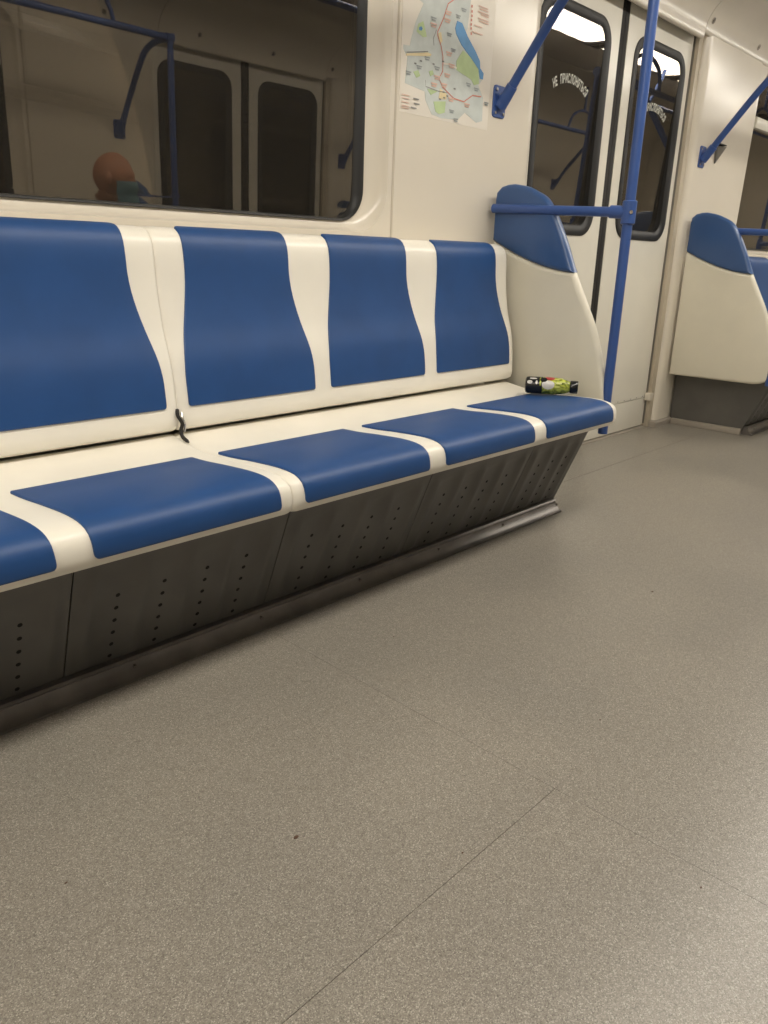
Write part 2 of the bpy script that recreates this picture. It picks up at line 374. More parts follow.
def build_side(sgn, nm):
    T = side(sgn)
    w = root('wall_'+nm, label='cream laminate side wall')
    wall_bay(T, w, 0.011, 1.846, 0.112, 1.757)
    wall_bay(T, w, 4.704, 6.394, 4.805, 6.290)
    pier(T, w, -0.764, 0.007, 'none'); pier(T, w, 1.850, 2.600, 'right')
    pier(T, w, 3.990, 4.700, 'left'); pier(T, w, 6.398, XB, 'none'); pier(T, w, XA, -0.768, 'none')
    # outer body panel between wall and doorway (closes the wall's back)
    bm = bmesh.new()
    for a, b in ((XA, 2.59), (3.96, XB)): box(bm, a, b, 1.832, 1.86, -0.05, 0.93)
    for a, b in ((XA, 0.10), (1.745, 2.59), (3.96, 4.80), (6.47, XB)): box(bm, a, b, 1.832, 1.86, 0.93, 1.85)
    box(bm, XA, XB, 1.832, 1.86, 1.85, 2.0); add_T(bm, T)
    obj('body_shell', bm, M['jamb'], w, smooth=False)
    # door jambs
    for (a, b) in ((2.572, 2.598), (3.952, 4.010)):
        bm = B(a, b, 1.778, 1.835, 0.0, 1.93, 0.003); add_T(bm, T); obj('door_jamb', bm, M['jamb'], w)
        bm = B(a+(0.020 if a < 3 else 0.0), b-(0.0 if a < 3 else 0.020), 1.770, 1.800, 0.0, 1.93, 0.002); add_T(bm, T)
    bm = B(3.9475, 3.952, 1.796, 1.812, 0.02, 1.90, 0.001); add_T(bm, T); obj('jamb_shade_strip', bm, M['greymetal'], w)  # thin strip, its grey stands in for the shadow between leaf and jamb
    bm = B(2.598, 2.6025, 1.796, 1.812, 0.02, 1.90, 0.001); add_T(bm, T); obj('jamb_shade_strip', bm, M['greymetal'], w)  # same painted shadow line at the other jamb
    bm = B(3.925, 3.962, 1.768, 1.800, 0.150, 0.190, 0.003); add_T(bm, T); obj('door_stop', bm, M['wall'], w)
    bm = B(2.60, 3.95, 1.790, 1.85, -0.01, 0.006, 0.002); add_T(bm, T); obj('threshold', bm, M['skirt'], w)
    # skirting either side of the doorway
    for a, b in ((2.37, 2.585), (3.965, 4.19)):
        bm = bmesh.new(); extrude_x(bm, [(1.738, 0.0), (1.738, 0.026), (1.748, 0.034), (1.775, 0.034), (1.775, 0.0)], [(a, 0), (b, 0)]); add_T(bm, T)
        o = obj('skirting', bm, M['skirt'], w)
    # cove above the wall: rounded lip, then a sweep up to the ceiling
    def cove(x0, x1, low, name):
        P = [(1.785, 1.902-low), (1.757, 1.889-low), (1.748, 1.890-low), (1.743, 1.898-low), (1.740, 1.915), (1.730, 1.945), (1.705, 1.985), (1.655, 2.028), (1.58, 2.068), (1.48, 2.100), (1.38, 2.118)]
        P = [tuple(v) for v in catmull([Vector(p) for p in P], 3)] + [(1.38, 2.14), (1.785, 2.14)]
        bm = bmesh.new(); extrude_x(bm, P, [(x0, 0.002), (x0+0.002, 0.0), (x1-0.002, 0.0), (x1, 0.002)]); add_T(bm, T)
        return obj(name, bm, M['cove'], w)
    cove(XA, 2.628, 0.0, 'cove_panel'); cove(2.631, 3.92, 0.026, 'door_header'); cove(3.923, XB, 0.0, 'cove_panel')
    for x in (-0.2, 0.45, 1.1, 1.75, 2.3, 2.9, 3.45, 3.965, 4.56, 5.0, 5.6, 6.3):
        bm = bmesh.new(); tube(bm, [(x, 1.738, 1.945), (x, 1.727, 1.940)], 0.013, 14)
        tube(bm, [(x, 1.727, 1.940), (x, 1.723, 1.938)], 0.005, 6); add_T(bm, T); obj('screw', bm, M['steel'], w)
    # dark tunnel beyond the windows
    bm = B(XA, XB, 2.35, 2.40, -0.5, 2.6); add_T(bm, T); t = obj('tunnel_wall_1' if sgn > 0 else 'tunnel_wall_2', bm, M['dark'], smooth=False)
    struct(t, 'dark tunnel wall outside the windows')
    for k, z in enumerate((0.9, 1.25, 1.42)):
        bm = bmesh.new(); tube(bm, [(x, 2.30, z+0.02*math.sin(x*3)) for x in [XA+i*0.4 for i in range(int((XB-XA)/0.4)+1)]], 0.02, 8); add_T(bm, T)
        obj('tunnel_cable', bm, M['rubber'], t)
build_side(1, 'left'); build_side(-1, 'right')
TL, TR = side(1), side(-1)
glazing('window_1', TL, 0.112, 1.757, 'large dark window above the long blue bench')
glazing('window_2', TL, 4.805, 6.290, 'dark window with a white transom beyond the doors')
glazing('window_3', TR, 0.112, 1.757, 'window of the opposite wall, seen only reflected')
glazing('window_4', TR, 4.805, 6.290, 'opposite window beyond the doors, seen only reflected')
door_leaf('door_1', TL, 2.603, DC-0.033, 'right', 1, 'left leaf of the white sliding door, next to the bench')
door_leaf('door_2', TL, DC+0.033, 3.947, 'left', 1, 'right leaf of the white sliding door, behind the blue pole')
door_leaf('door_3', TR, 2.603, DC-0.033, 'right', -1, 'opposite door leaf seen reflected')
door_leaf('door_4', TR, DC+0.033, 3.947, 'left', -1, 'opposite door leaf, farther one, seen reflected')
# hatch on the opposite wall above the seat (seen reflected)
bm = bmesh.new(); box(bm, 1.86, 2.17, 1.742, 1.760, 1.53, 1.86, 0.002)
for v in bm.verts: v.co.y -= 0.030*(v.co.z-1.5)*0.9 - 0.004
add_T(bm, TR); o = obj('wall_hatch', bm, M['wall']); tag(o, 'square hatch cover in the opposite wall, reflected in the window', 'hatch')
# ends of the car
for nm, x0, x1 in (('end_near', XA-0.05, XA), ('end_far', XB, XB+0.05)):
    struct(obj('wall_'+('back' if x0 < 0 else 'front'), B(x0, x1, -0.98, 1.84, 0, 2.2), M['wall'], smooth=False), 'end wall of the car')

# ------------------------------------------------------------------ ceiling and lamps
ce = root('ceiling', label='beige ceiling panels')
for sgn in (1, -1):
    T = side(sgn)
    P = catmull([Vector(p) for p in ((1.40, 2.116), (1.25, 2.136), (1.10, 2.152), (0.955, 2.163))], 4)
    bm = bmesh.new(); extrude_x(bm, [tuple(p) for p in P]+[(0.955, 2.20), (1.40, 2.20)], [(XA, 0), (XB, 0)]); add_T(bm, T); obj('ceiling_panel', bm, M['ceil'], ce)
    P = catmull([Vector(p) for p in ((0.943, 2.165), (0.84, 2.178), (0.74, 2.205), (0.650, 2.236))], 4)
    bm = bmesh.new(); extrude_x(bm, [tuple(p) for p in P]+[(0.65, 2.275), (0.943, 2.275)], [(XA, 0), (XB, 0)]); add_T(bm, T); obj('ceiling_panel', bm, M['ceil'], ce)
    for k in range(14):
        obj('seam_clip', add_T(B(-2.0+k*0.8, -1.955+k*0.8, 0.925, 0.970, 2.156, 2.170, 0.002), T), M['cove'], ce)
obj('lamp_channel', B(XA, XB, 2*YC-0.66, 0.66, 2.275, 2.31), M['ceil'], ce, smooth=False)
lamp0 = None
for i in range(8):
    x = -1.58 + i*1.27; y = YC
    place = ('first', 'second', 'third', 'fourth', 'fifth', 'sixth', 'seventh', 'eighth')[i]
    lab = '%s ceiling lamp from the near end of the car, bright white' % place
    if i == 5: lab = 'bright white ceiling lamp mirrored at the top of the left door window'
    if i == 6: lab = 'bright white ceiling lamp mirrored at the top of the right door window'
    if lamp0 is None:
        lamp0 = thing('ceiling_lamp', lab, 'lamp', (x, y, 2.232), 0, 'ceiling lamps in one row')
        def rr(d): return rrect(-0.585+d, 0.585-d, -0.165+d, 0.165-d, 0.04, 6)
        bm = bmesh.new(); loft(bm, [[(a, b, h) for a, b in rr(d)] for d, h in ((0, 0.010), (0.006, -0.008), (0.05, -0.024), (0.08, -0.028))], caps=True)
        obj('diffuser', bm, M['lamp'], lamp0)
        bm = bmesh.new(); loft(bm, [[(a, b, h) for a, b in rr(d)] for d, h in ((-0.016, 0.035), (-0.016, -0.002), (-0.008, -0.006), (-0.001, -0.002), (-0.001, 0.035))])
        obj('frame', bm, M['lampframe'], lamp0)
        for sx in (-1, 1):
            bm = bmesh.new(); pr = [(-0.175, 0.03), (-0.175, -0.010), (-0.12, -0.034), (0.12, -0.034), (0.175, -0.010), (0.175, 0.03)]
            a_, b_ = sorted((sx*0.555, sx*0.618)); extrude_x(bm, pr, [(a_, 0.004), (a_+0.004, 0), (b_-0.004, 0), (b_, 0.004)])
            obj('end_cap', bm, M['gasket'], lamp0)
    else: dup(lamp0, (x, y, 2.232), 0, lab)

# ------------------------------------------------------------------ bench units (local x 0..1.385, local y = world y - YC)
BACK = [(1.600, .442), (1.580, .443), (1.569, .460), (1.570, .495), (1.574, .545), (1.584, .605), (1.606, .675), (1.619, .740), (1.625, .795), (1.628, .845), (1.634, .877), (1.650, .898), (1.680, .907), (1.755, .908)]
SEAT = [(1.175, .339), (1.157, .339), (1.146, .346), (1.1415, .362), (1.142, .385), (1.149, .402), (1.172, .415), (1.22, .420), (1.30, .418), (1.38, .414), (1.46, .415), (1.52, .420), (1.57, .428), (1.60, .432)]
def arc_resample(P, n):
    P = catmull([Vector(p) for p in P], 8); L = [0]
    for a, b in zip(P[:-1], P[1:]): L.append(L[-1]+(b-a).length)
    out = []
    for k in range(n):
        s = L[-1]*k/(n-1); i = 0
        while i < len(L)-2 and L[i+1] < s: i += 1
        t = (s-L[i])/max(1e-9, L[i+1]-L[i]); p = P[i].lerp(P[i+1], t)
        out.append(p)
    return out, L[-1]
def shell(name, P, back, parent, x0, x1, m):
    prof = [tuple(v) for v in arc_resample(P, 44)[0]] + back
    prof = [(y-YC, z) for y, z in prof]
    bm = bmesh.new()
    extrude_x(bm, prof, [(x0+0.0004, 0.008), (x0+0.0004, 0.005), (x0+0.003, 0.0025), (x0+0.009, 0.0008), (x0+0.016, 0), (x1-0.016, 0), (x1-0.009, 0.0008), (x1-0.003, 0.0025), (x1-0.0004, 0.005), (x1-0.0004, 0.008)])
    return obj(name, bm, m, parent)
def pad(P, s0, s1, xl, xr, parent, name, rad=(0.012, 0.012), thick=0.0045, nx=14, nv=34):
    """pad lying on profile P between arc positions s0..s1; xl(v), xr(v): its side edges"""
    Q, L = arc_resample(P, 400)
    def at(s):
        f = max(0, min(1, s/L))*399; i = min(398, int(f)); p = Q[i].lerp(Q[i+1], f-i)
        t = (Q[min(399, i+3)]-Q[max(0, i-3)]).normalized(); n = Vector((-t.y, t.x)) 
        return p, n
    n_out = 1
    bm = bmesh.new(); rings = []
    def edge_v(k):     # denser rows near the ends, for the rounded corners
        t = k/(nv-1); return 0.5-0.5*math.cos(PI*t)
    rows = []
    for inset, h in ((0.0, -0.004), (0.0, thick*0.55), (0.0015, thick*0.9), (0.004, thick)):
        rows.append((inset, h))
    def pt(u, v, inset, h):
        s = s0+inset+(s1-s0-2*inset)*v
        d0, d1 = (s-s0), (s1-s)
        ins = inset
        for d, r in ((d0, rad[0]), (d1, rad[1])):
            if d < r: ins += r-math.sqrt(max(0, r*r-(r-d)**2))
        a, b = xl(v)+ins, xr(v)-ins
        x = a+(b-a)*u; p, n = at(s)
        # outward = towards the sitter: pick the normal that points up / out of the wall
        if (n.x*NOUT[0]+n.y*NOUT[1]) < 0: n = -n
        return (x, p.x+n.x*h-YC, p.y+n.y*h)
    NOUT = (-0.75, 0.66)
    # boundary rings
    def loop(inset, h):
        L_ = []
        for k in range(nx): L_.append(pt(k/nx, 0.0, inset, h))
        for k in range(nv-1): L_.append(pt(1.0, edge_v(k), inset, h))
        for k in range(nx): L_.append(pt(1-k/nx, 1.0, inset, h))
        for k in range(nv-1): L_.append(pt(0.0, 1-edge_v(k), inset, h))
        return L_
    R = loft(bm, [loop(i, h) for i, h in rows])
    last = R[-1]
    # interior grid joined to the last loop
    grid = {}
    idx = 0
    for k in range(nx): grid[(k, 0)] = last[idx]; idx += 1
    for k in range(nv-1): grid[(nx, k)] = last[idx]; idx += 1
    for k in range(nx): grid[(nx-k, nv-1)] = last[idx]; idx += 1
    for k in range(nv-1): grid[(0, nv-1-k)] = last[idx]; idx += 1
    i_, h_ = rows[-1]
    for a in range(1, nx):
        for b in range(1, nv-1): grid[(a, b)] = bm.verts.new(pt(a/nx, edge_v(b), i_, h_))
    for a in range(nx):
        for b in range(nv-1): bm.faces.new((grid[(a, b)], grid[(a+1, b)], grid[(a+1, b+1)], grid[(a, b+1)]))
    return obj(name, bm, M['pad'], parent)
_, LB = arc_resample(BACK, 400); _, LS = arc_resample(SEAT, 400)
def arc_at(P, cond):
    Q, L = arc_resample(P, 400)
    for i, q in enumerate(Q):
        if cond(q): return L*i/399
sB0 = arc_at(BACK, lambda q: q.y > 0.499); sB1 = arc_at(BACK, lambda q: q.x > 1.676)
sS0 = arc_at(SEAT, lambda q: q.y > 0.357); sS1 = arc_at(SEAT, lambda q: q.x > 1.425)
def sm(t): return t*t*(3-2*t)
def make_unit(label, loc, rz, group, pitch0):
    u = thing('bench_unit', label, 'bench', loc, rz, group)
    shell('seat_shell', SEAT, [(1.60, .404), (1.52, .396), (1.46, .389), (1.30, .386), (1.205, .384), (1.183, .365)], u, 0, 1.385, M['shell'])
    shell('backrest_shell', BACK, [(1.755, .88), (1.70, .86), (1.66, .70), (1.64, .52), (1.62, .46)], u, 0, 1.385, M['shell'])
    for i in range(3):
        c = pitch0+i*0.4615
        w0, w1 = 0.201, 0.157
        def hw(v):  return w0+(w1-w0)*sm(min(1, max(0, (v-0.12)/0.62)))*1.0
        pad(BACK, sB0, sB1, lambda v: c-hw(v), lambda v: c+hw(v), u, 'backrest_pad', rad=(0.008, 0.022))
        pad(SEAT, sS0, sS1, lambda v: c-0.199-0.024*v, lambda v: c+0.199-0.026*v, u, 'seat_pad', rad=(0.010, 0.006), nv=40)
    return u
def bench_root_x(c, half): return c-1.385 if half == 0 else c
PITCH0 = 0.231
u1 = make_unit('white three-seat bench unit with blue pads, nearest the camera, cut by the left edge', (BC-1.385, YC, 0), 0, 'three-seat bench units', PITCH0)
u2 = make_unit('white three-seat bench unit with blue pads, between the seam and the bottle end', (BC, YC, 0), 0, 'three-seat bench units', PITCH0)
dup(u1, (BR-1.385, YC, 0), 0, 'blue and white bench unit just beyond the doors, at the right edge')
dup(u1, (BR, YC, 0), 0, 'farthest bench unit beyond the doors, by the second window')
dup(u1, (BC+1.385, YC, 0), PI, 'opposite three-seat unit behind the camera, with the masked person on it')
dup(u1, (BC, YC, 0), PI, 'opposite three-seat unit farther from the doors, empty')
dup(u1, (BR+1.385, YC, 0), PI, 'opposite far bench unit beyond the doors, away from them')
dup(u1, (BR, YC, 0), PI, 'opposite far bench unit beyond the doors, next to them')
# wavy black strip added to imitate the dark gap between the two units
bm = bmesh.new(); tube(bm, [(BC-0.001, 1.572, 0.497), (BC-0.005, 1.564, 0.482), (BC+0.003, 1.560, 0.464), (BC-0.001, 1.560, 0.447), (BC-0.003, 1.552, 0.433), (BC, 1.53, 0.4225)], [0.0015]+[0.0045]*28+[0.003, 0.0015], 10, 6)
o = obj('joint_gap_strip', bm, M['rubber']); tag(o, 'short wavy black strip standing in for the dark gap between the two bench units', 'strip')
bm = bmesh.new(); tube(bm, [(BC+0.008, 1.569, 0.488), (BC+0.006, 1.561, 0.474), (BC+0.010, 1.559, 0.458), (BC+0.007, 1.560, 0.442)], 0.0025, 8, 6)
obj('metal_edge', bm, M['steel'], o)

# ------------------------------------------------------------------ bench bases: local x along the bench, centre at 0
def make_base(label, loc, rz, group):
    b = thing('heater_box', label, 'metal box', loc, rz, group)
    HL = 1.388
    def fy(z): return (1.222 + (0.345-z)*0.405) - YC      # sloping front: overhangs at the top
    # end plates
    for sx in (-1, 1):
        bm = bmesh.new(); xx = sx*(HL-0.018)
        xb = sx*(HL-0.075)
        outline = [(fy(0.345), 0.345), (fy(0.02), 0.02), (1.75-YC, 0.02), (1.75-YC, 0.345)]
        loft(bm, [[(x+(0 if z > .1 else 0), y, z) for y, z in outline] for x in (xx, xx-sx*0.012)], caps=True)
        obj('end_plate', bm, M['base'], b, smooth=False)
        bm = bmesh.new(); xs = (sx*(HL+0.004), sx*(HL-0.018))
        box(bm, min(xs), max(xs), 1.352-YC, 1.735-YC, 0.0, 0.032, 0.003); obj('end_skirting', bm, M['skirt'], b)
    # front panels with pressed flutes
    edges = [-HL+0.004, -0.918, -0.428, 0.067, 0.560, 1.055, HL-0.004]
    base_h = bmesh.new()
    for a, c in zip(edges[:-1], edges[1:]):
        bm = bmesh.new(); W = c-a-0.003; ncol = 4 if W > 0.4 else (3 if W > 0.28 else 3)
        if W > 0.4: cols = [a+0.095+k*0.1015 for k in range(4)]
        else: cols = [a+0.085+k*0.085 for k in range(3)]
        if W > 0.4: ribs = [(cols[k]+cols[k+1])/2 for k in range(3)] + [a+0.035, c-0.035]
        else: ribs = [(cols[k]+cols[k+1])/2 for k in range(2)] + [c-0.04, a+0.03]
        rw = 0.017
        xs = {a+0.0015, c-0.0015}
        for r_ in ribs: xs |= {r_-rw, r_-rw*0.45, r_+rw*0.45, r_+rw}
        xs = sorted(x for x in xs if a <= x <= c)
        zs = [0.020, 0.045, 0.062, 0.17, 0.262, 0.280, 0.30, 0.338]
        def rise(x, z):
            k = 0
            for r_ in ribs:
                if abs(x-r_) < rw*0.5: k = 1
            zz = 1 if 0.055 < z < 0.27 else 0
            return 0.0065*k*zz
        V = [[bm.verts.new((x, fy(z)-rise(x, z), z)) for x in xs] for z in zs]
        for i in range(len(zs)-1):
            for j in range(len(xs)-1): bm.faces.new((V[i][j], V[i][j+1], V[i+1][j+1], V[i+1][j]))
        ret = bmesh.ops.extrude_face_region(bm, geom=bm.faces[:])
        for v in [g_ for g_ in ret['geom'] if isinstance(g_, bmesh.types.BMVert)]: v.co.y += 0.004
        obj('base_panel', bm, M['base'], b)
        for x in cols:
            for k in range(6):
                z = 0.058+k*0.0318; n = Vector((0, -0.927, -0.375)); p = Vector((x, fy(z), z))
                tube(base_h, [p+n*0.0006, p-n*0.004], 0.0048, 8)
    o = obj('vent_holes', base_h, M['hole'], b); o['kind'] = 'stuff'
    bm = bmesh.new(); box(bm, -HL+0.03, HL-0.03, 1.26-YC, 1.5-YC, 0.338, 0.380); obj('top_rail', bm, M['base'], b, smooth=False)
    bm = bmesh.new(); P = [(1.297-YC, 0.0015), (1.297-YC, 0.006), (1.311-YC, 0.011), (1.326-YC, 0.034), (1.322-YC, 0.038), (1.327-YC, 0.043), (1.365-YC, 0.043), (1.365-YC, 0.0015)]
    extrude_x(bm, P, [(-HL+0.028, 0), (HL-0.028, 0)]); obj('kick_trim', bm, M['kick'], b)
    for k in range(9):
        x = -1.28+k*0.33
        bm = bmesh.new(); tube(bm, [(x, 1.322-YC, 0.024), (x, 1.3150-YC, 0.023)], 0.0045, 10); obj('screw', bm, M['steel'], b)
    return b
base = make_base('dark grey perforated metal box under the long bench, with a steel kick trim', (BC, YC, 0), 0, 'grey heater boxes under the benches')
dup(base, (BR, YC, 0), 0, 'dark grey metal box under the bench right of the doors')
dup(base, (BC, YC, 0), PI, 'metal box under the opposite bench, outside the picture')
dup(base, (BR, YC, 0), PI, 'metal box under the opposite bench beyond the doors, outside the picture')
# small black knob under the seat front
bm = bmesh.new(); tube(bm, [(1.81, 1.222, 0.342), (1.81, 1.216, 0.316)], 0.006, 10)
tag(obj('rubber_knob', bm, M['rubber']), 'tiny black knob hanging under the front lip of the third blue seat', 'knob')

# ------------------------------------------------------------------ end panels
def curve2(P, n=5): return [tuple(v) for v in catmull([Vector(p) for p in P], n)]
FRONT = curve2([(1.668, 1.110), (1.622, 1.101), (1.585, 1.087), (1.532, 1.058), (1.488, 1.000), (1.442, 0.915), (1.397, 0.819), (1.349, 0.733), (1.301, 0.645), (1.267, 0.556), (1.246, 0.481), (1.230, 0.410), (1.218, 0.365), (1.225, 0.325), (1.262, 0.295), (1.310, 0.285)], 5)
def bound_z(y):     # blue/white boundary, falling towards the front
    t = (y-1.397)/(1.735-1.397); return 0.819+0.098*max(0, t)**1.7
def make_end(label, loc, rz, group, flip=1):
    e = thing('end_panel', label, 'panel', loc, rz, group)
    back_y = 1.746
    outline = [(back_y, 0.285), (back_y, 1.060), (1.742, 1.085), (1.722, 1.103), (1.695, 1.109)] + FRONT
    def half(keep_top):
        pts = []
        # split the outline at the boundary curve
        bl = [(1.397+(back_y-1.397)*k/12, bound_z(1.397+(back_y-1.397)*k/12)) for k in range(13)]
        if keep_top:
            top = [p for p in outline if p[1] > bound_z(p[0])+0.004 and p[1] > 0.83]
            pts = bl[::-1][:0]
            pts = [(back_y, bound_z(back_y))] + top + [bl[0]] + bl[1:-1]
            return pts
        front = [p for p in FRONT if p[1] < 0.812]
        return [(back_y, 0.285), (back_y, bound_z(back_y))] + bl[::-1][1:] + front
    def solid(pts, name, m, th, bulge):
        n = len(pts); P = [Vector(p) for p in pts]
        area = sum(P[i].x*P[(i+1) % n].y - P[(i+1) % n].x*P[i].y for i in range(n)); sg = 1 if area > 0 else -1
        def ins(d):
            out = []
            for i in range(n):
                t = (P[(i+1) % n]-P[i]).normalized()+(P[i]-P[i-1]).normalized(); t = t.normalized() if t.length > 1e-6 else Vector((1, 0))
                nn = Vector((-t.y, t.x))*sg
                out.append(P[i]+nn*d)
            return out
        bm = bmesh.new(); a, c = -th/2, th/2
        rings = []
        for x, d in ((a, 0.016), (a+0.0015, 0.008), (a+0.005, 0.003), (a+0.012, 0.0), (c-0.012, 0.0), (c-0.005, 0.003), (c-0.0015, 0.008), (c, 0.016)):
            q = ins(d); rings.append([(x, p.x-YC, p.y) for p in q])
        loft(bm, rings, True, True)
        bmesh.ops.triangulate(bm, faces=[f for f in bm.faces if len(f.verts) > 8])
        return obj(name, bm, m, e)
    solid(half(False), 'lower_panel', M['panel'], 0.034, 0)
    solid(half(True), 'blue_cap', M['cap'], 0.042, 0)
    return e
EX = 1.464
e0 = make_end('cream end panel with blue cap right behind the bottle', (BC+EX, YC, 0), 0, 'bench end panels')
dup(e0, (BR-EX, YC, 0), 0, 'cream end panel with blue cap to the right of the doors')
dup(e0, (BC-EX, YC, 0), 0, 'end panel at the near end of the long bench, outside the picture')
dup(e0, (BC+EX, YC, 0), PI, 'end panel of the opposite bench next to the opposite doors')
dup(e0, (BR-EX, YC, 0), PI, 'end panel of the opposite bench beyond the doors')

# ------------------------------------------------------------------ handrails (one per bench)
def make_rail(label, loc, rz, group):
    h = thing('handrail', label, 'handrail', loc, rz, group); R = 0.0165
    for sx in (-1, 1):
        X = sx*1.468
        bm = bmesh.new(); tube(bm, [(X, 1.230-YC, 0.285), (X, 1.230-YC, 1.785)], R, 18); obj('pole', bm, M['tube'], h)
        bm = bmesh.new(); tube(bm, [(sx*1.432, 1.740-YC, 1.030), (X, 1.230-YC, 1.008)], R*0.95, 16); obj('armrest_bar', bm, M['tube'], h)
        # clamp where bar meets pole
        bm = bmesh.new(); tube(bm, [(X, 1.230-YC, 0.972), (X, 1.230-YC, 0.975), (X, 1.230-YC, 1.041), (X, 1.230-YC, 1.044)], [R+0.003, R+0.0065, R+0.0065, R+0.003], 18)
        tube(bm, [(X-sx*0.009, 1.290-YC, 1.011), (X-sx*0.001, 1.232-YC, 1.0085)], R+0.0035, 16)
        cl = obj('clamp', bm, M['tube'], h)
        bm = bmesh.new(); tube(bm, [(X-0.014, 1.230-YC-0.012, 1.008), (X-0.0185, 1.230-YC-0.018, 1.008)], 0.006, 10); obj('screw', bm, M['steel'], cl)
        # diagonal tube, curving over into the overhead rail
        bm = bmesh.new(); XD = sx*1.440
        tube(bm, [(XD, 1.728-YC, 1.382), (XD, 1.66-YC, 1.472), (XD, 1.55-YC, 1.614), (XD, 1.48-YC, 1.695), (XD, 1.43-YC, 1.738), (XD+sx*.006, 1.37-YC, 1.765), (XD+sx*.012, 1.30-YC, 1.778), (X, 1.245-YC, 1.782)], R*0.97, 16, 5)
        obj('diagonal_tube', bm, M['tube'], h)
        bm = bmesh.new(); L = rrect(XD-0.036, XD+0.036, 1.325, 1.425, 0.012, 4)
        loft(bm, [[(x, lean(z)-0.0046+d-YC, z) for x, z in LL] for LL, d in ((L, 0.003), (L, -0.003), (rrect(XD-0.034, XD+0.034, 1.327, 1.423, 0.011, 4), -0.005))], caps=True)
        pl = obj('wall_plate', bm, M['tube'], h)
        bm = bmesh.new(); tube(bm, [(XD, 1.748-YC, 1.362), (XD, 1.722-YC, 1.390), (XD, 1.700-YC, 1.419)], [0.024, 0.0205, 0.0195], 16); obj('socket', bm, M['tube'], pl)
        for ax, az in ((-0.023, 1.339), (0.023, 1.339), (-0.023, 1.411), (0.023, 1.411)):
            bm = bmesh.new(); yy = lean(az)-0.010-YC; tube(bm, [(XD+ax, yy, az), (XD+ax, yy-0.003, az)], 0.0055, 10); obj('screw', bm, M['steel'], pl)
    bm = bmesh.new(); tube(bm, [(-1.464, 1.230-YC, 1.785), (1.464, 1.230-YC, 1.785)], R, 16); obj('overhead_rail', bm, M['tube'], h)
    bm = bmesh.new()
    for sx in (-1, 1): tube(bm, [(sx*1.464-0.02*sx, 1.230-YC, 1.785), (sx*1.464+sx*0.022, 1.230-YC, 1.785)], R+0.007, 16)
    obj('joint_sleeve', bm, M['tube'], h)
    for x in (-0.95, 0.0, 0.95):      # arch hangers: an arch standing on the rail, a post from its top to the ceiling
        bm = bmesh.new(); y0 = 1.230-YC
        tube(bm, [(x-0.21, y0, 1.785), (x-0.20, y0, 1.84), (x-0.16, y0, 1.90), (x-0.08, y0, 1.94), (x, y0, 1.95), (x+0.08, y0, 1.94), (x+0.16, y0, 1.90), (x+0.20, y0, 1.84), (x+0.21, y0, 1.785)], 0.011, 10, 3)
        tube(bm, [(x, y0, 1.95), (x, y0, 2.135)], 0.012, 10); obj('hanger', bm, M['tube'], h)
    return h
r0 = make_rail('blue tubular handrail with pole and armrest bar at the door end of the long bench', (BC, YC, 0), 0, 'blue bench handrails')
dup(r0, (BR, YC, 0), 0, 'blue handrail of the bench right of the doors, its slanting tube at the right edge')
dup(r0, (BC, YC, 0), PI, 'blue handrail of the opposite bench, reflected in the large window')
dup(r0, (BR, YC, 0), PI, 'blue handrail of the opposite bench beyond the doors, reflected in the door glass')

# ceiling grab loop in the doorway area (seen reflected in the door glass)
def make_loop(label, x, y):
    t = thing('ceiling_grab_rail', label, 'handrail', (x, y, 2.17), 0, 'ceiling grab rails by the doors')
    bm = bmesh.new(); tube(bm, [(-0.62, 0, -0.23), (0.62, 0, -0.23)], 0.0155, 14); obj('rail', bm, M['tube'], t)
    for xx in (-0.55, 0.55):
        bm = bmesh.new()
        for q in (-1, 1): tube(bm, [(xx*0.9+q*0.19, 0, 0.045), (xx*0.9+q*0.15, 0, -0.04), (xx*0.9+q*0.07, 0, -0.15), (xx*0.9, 0, -0.23)], 0.014, 12, 4)
        obj('support', bm, M['tube'], t)
    return t
l0 = make_loop('blue ceiling grab rail in the doorway, reflected in the door glass', 3.275, YC)
dup(l0, (6.65, YC, 2.17), 0, 'blue ceiling grab rail between the benches beyond the doors')
dup(l0, (0.918, YC, 2.17), 0, 'blue ceiling grab rail over the aisle of the long bench')

# grey folded bracket beside the strut on the far pier
bm = bmesh.new()
vs = [(4.252, 1.752, 1.436), (4.345, 1.752, 1.446), (4.262, 1.752, 1.358), (4.252, 1.738, 1.436), (4.345, 1.728, 1.446), (4.262, 1.744, 1.358)]
V = [bm.verts.new(v) for v in vs]
for q in ((0, 1, 2), (5, 4, 3), (0, 3, 4, 1), (1, 4, 5, 2), (2, 5, 3, 0)): bm.faces.new([V[i] for i in q])
bmesh.ops.bevel(bm, geom=bm.edges[:], offset=0.0015, segments=2, affect='EDGES')
o = obj('metal_bracket', bm, M['greymetal']); tag(o, 'small grey three-cornered metal bracket on the wall beside the slanting blue tube', 'bracket')
bm = bmesh.new(); box(bm, 4.256, 4.338, 1.728, 1.752, 1.4475, 1.4535, 0.001); obj('bracket_lip', bm, M['rubber'], o)

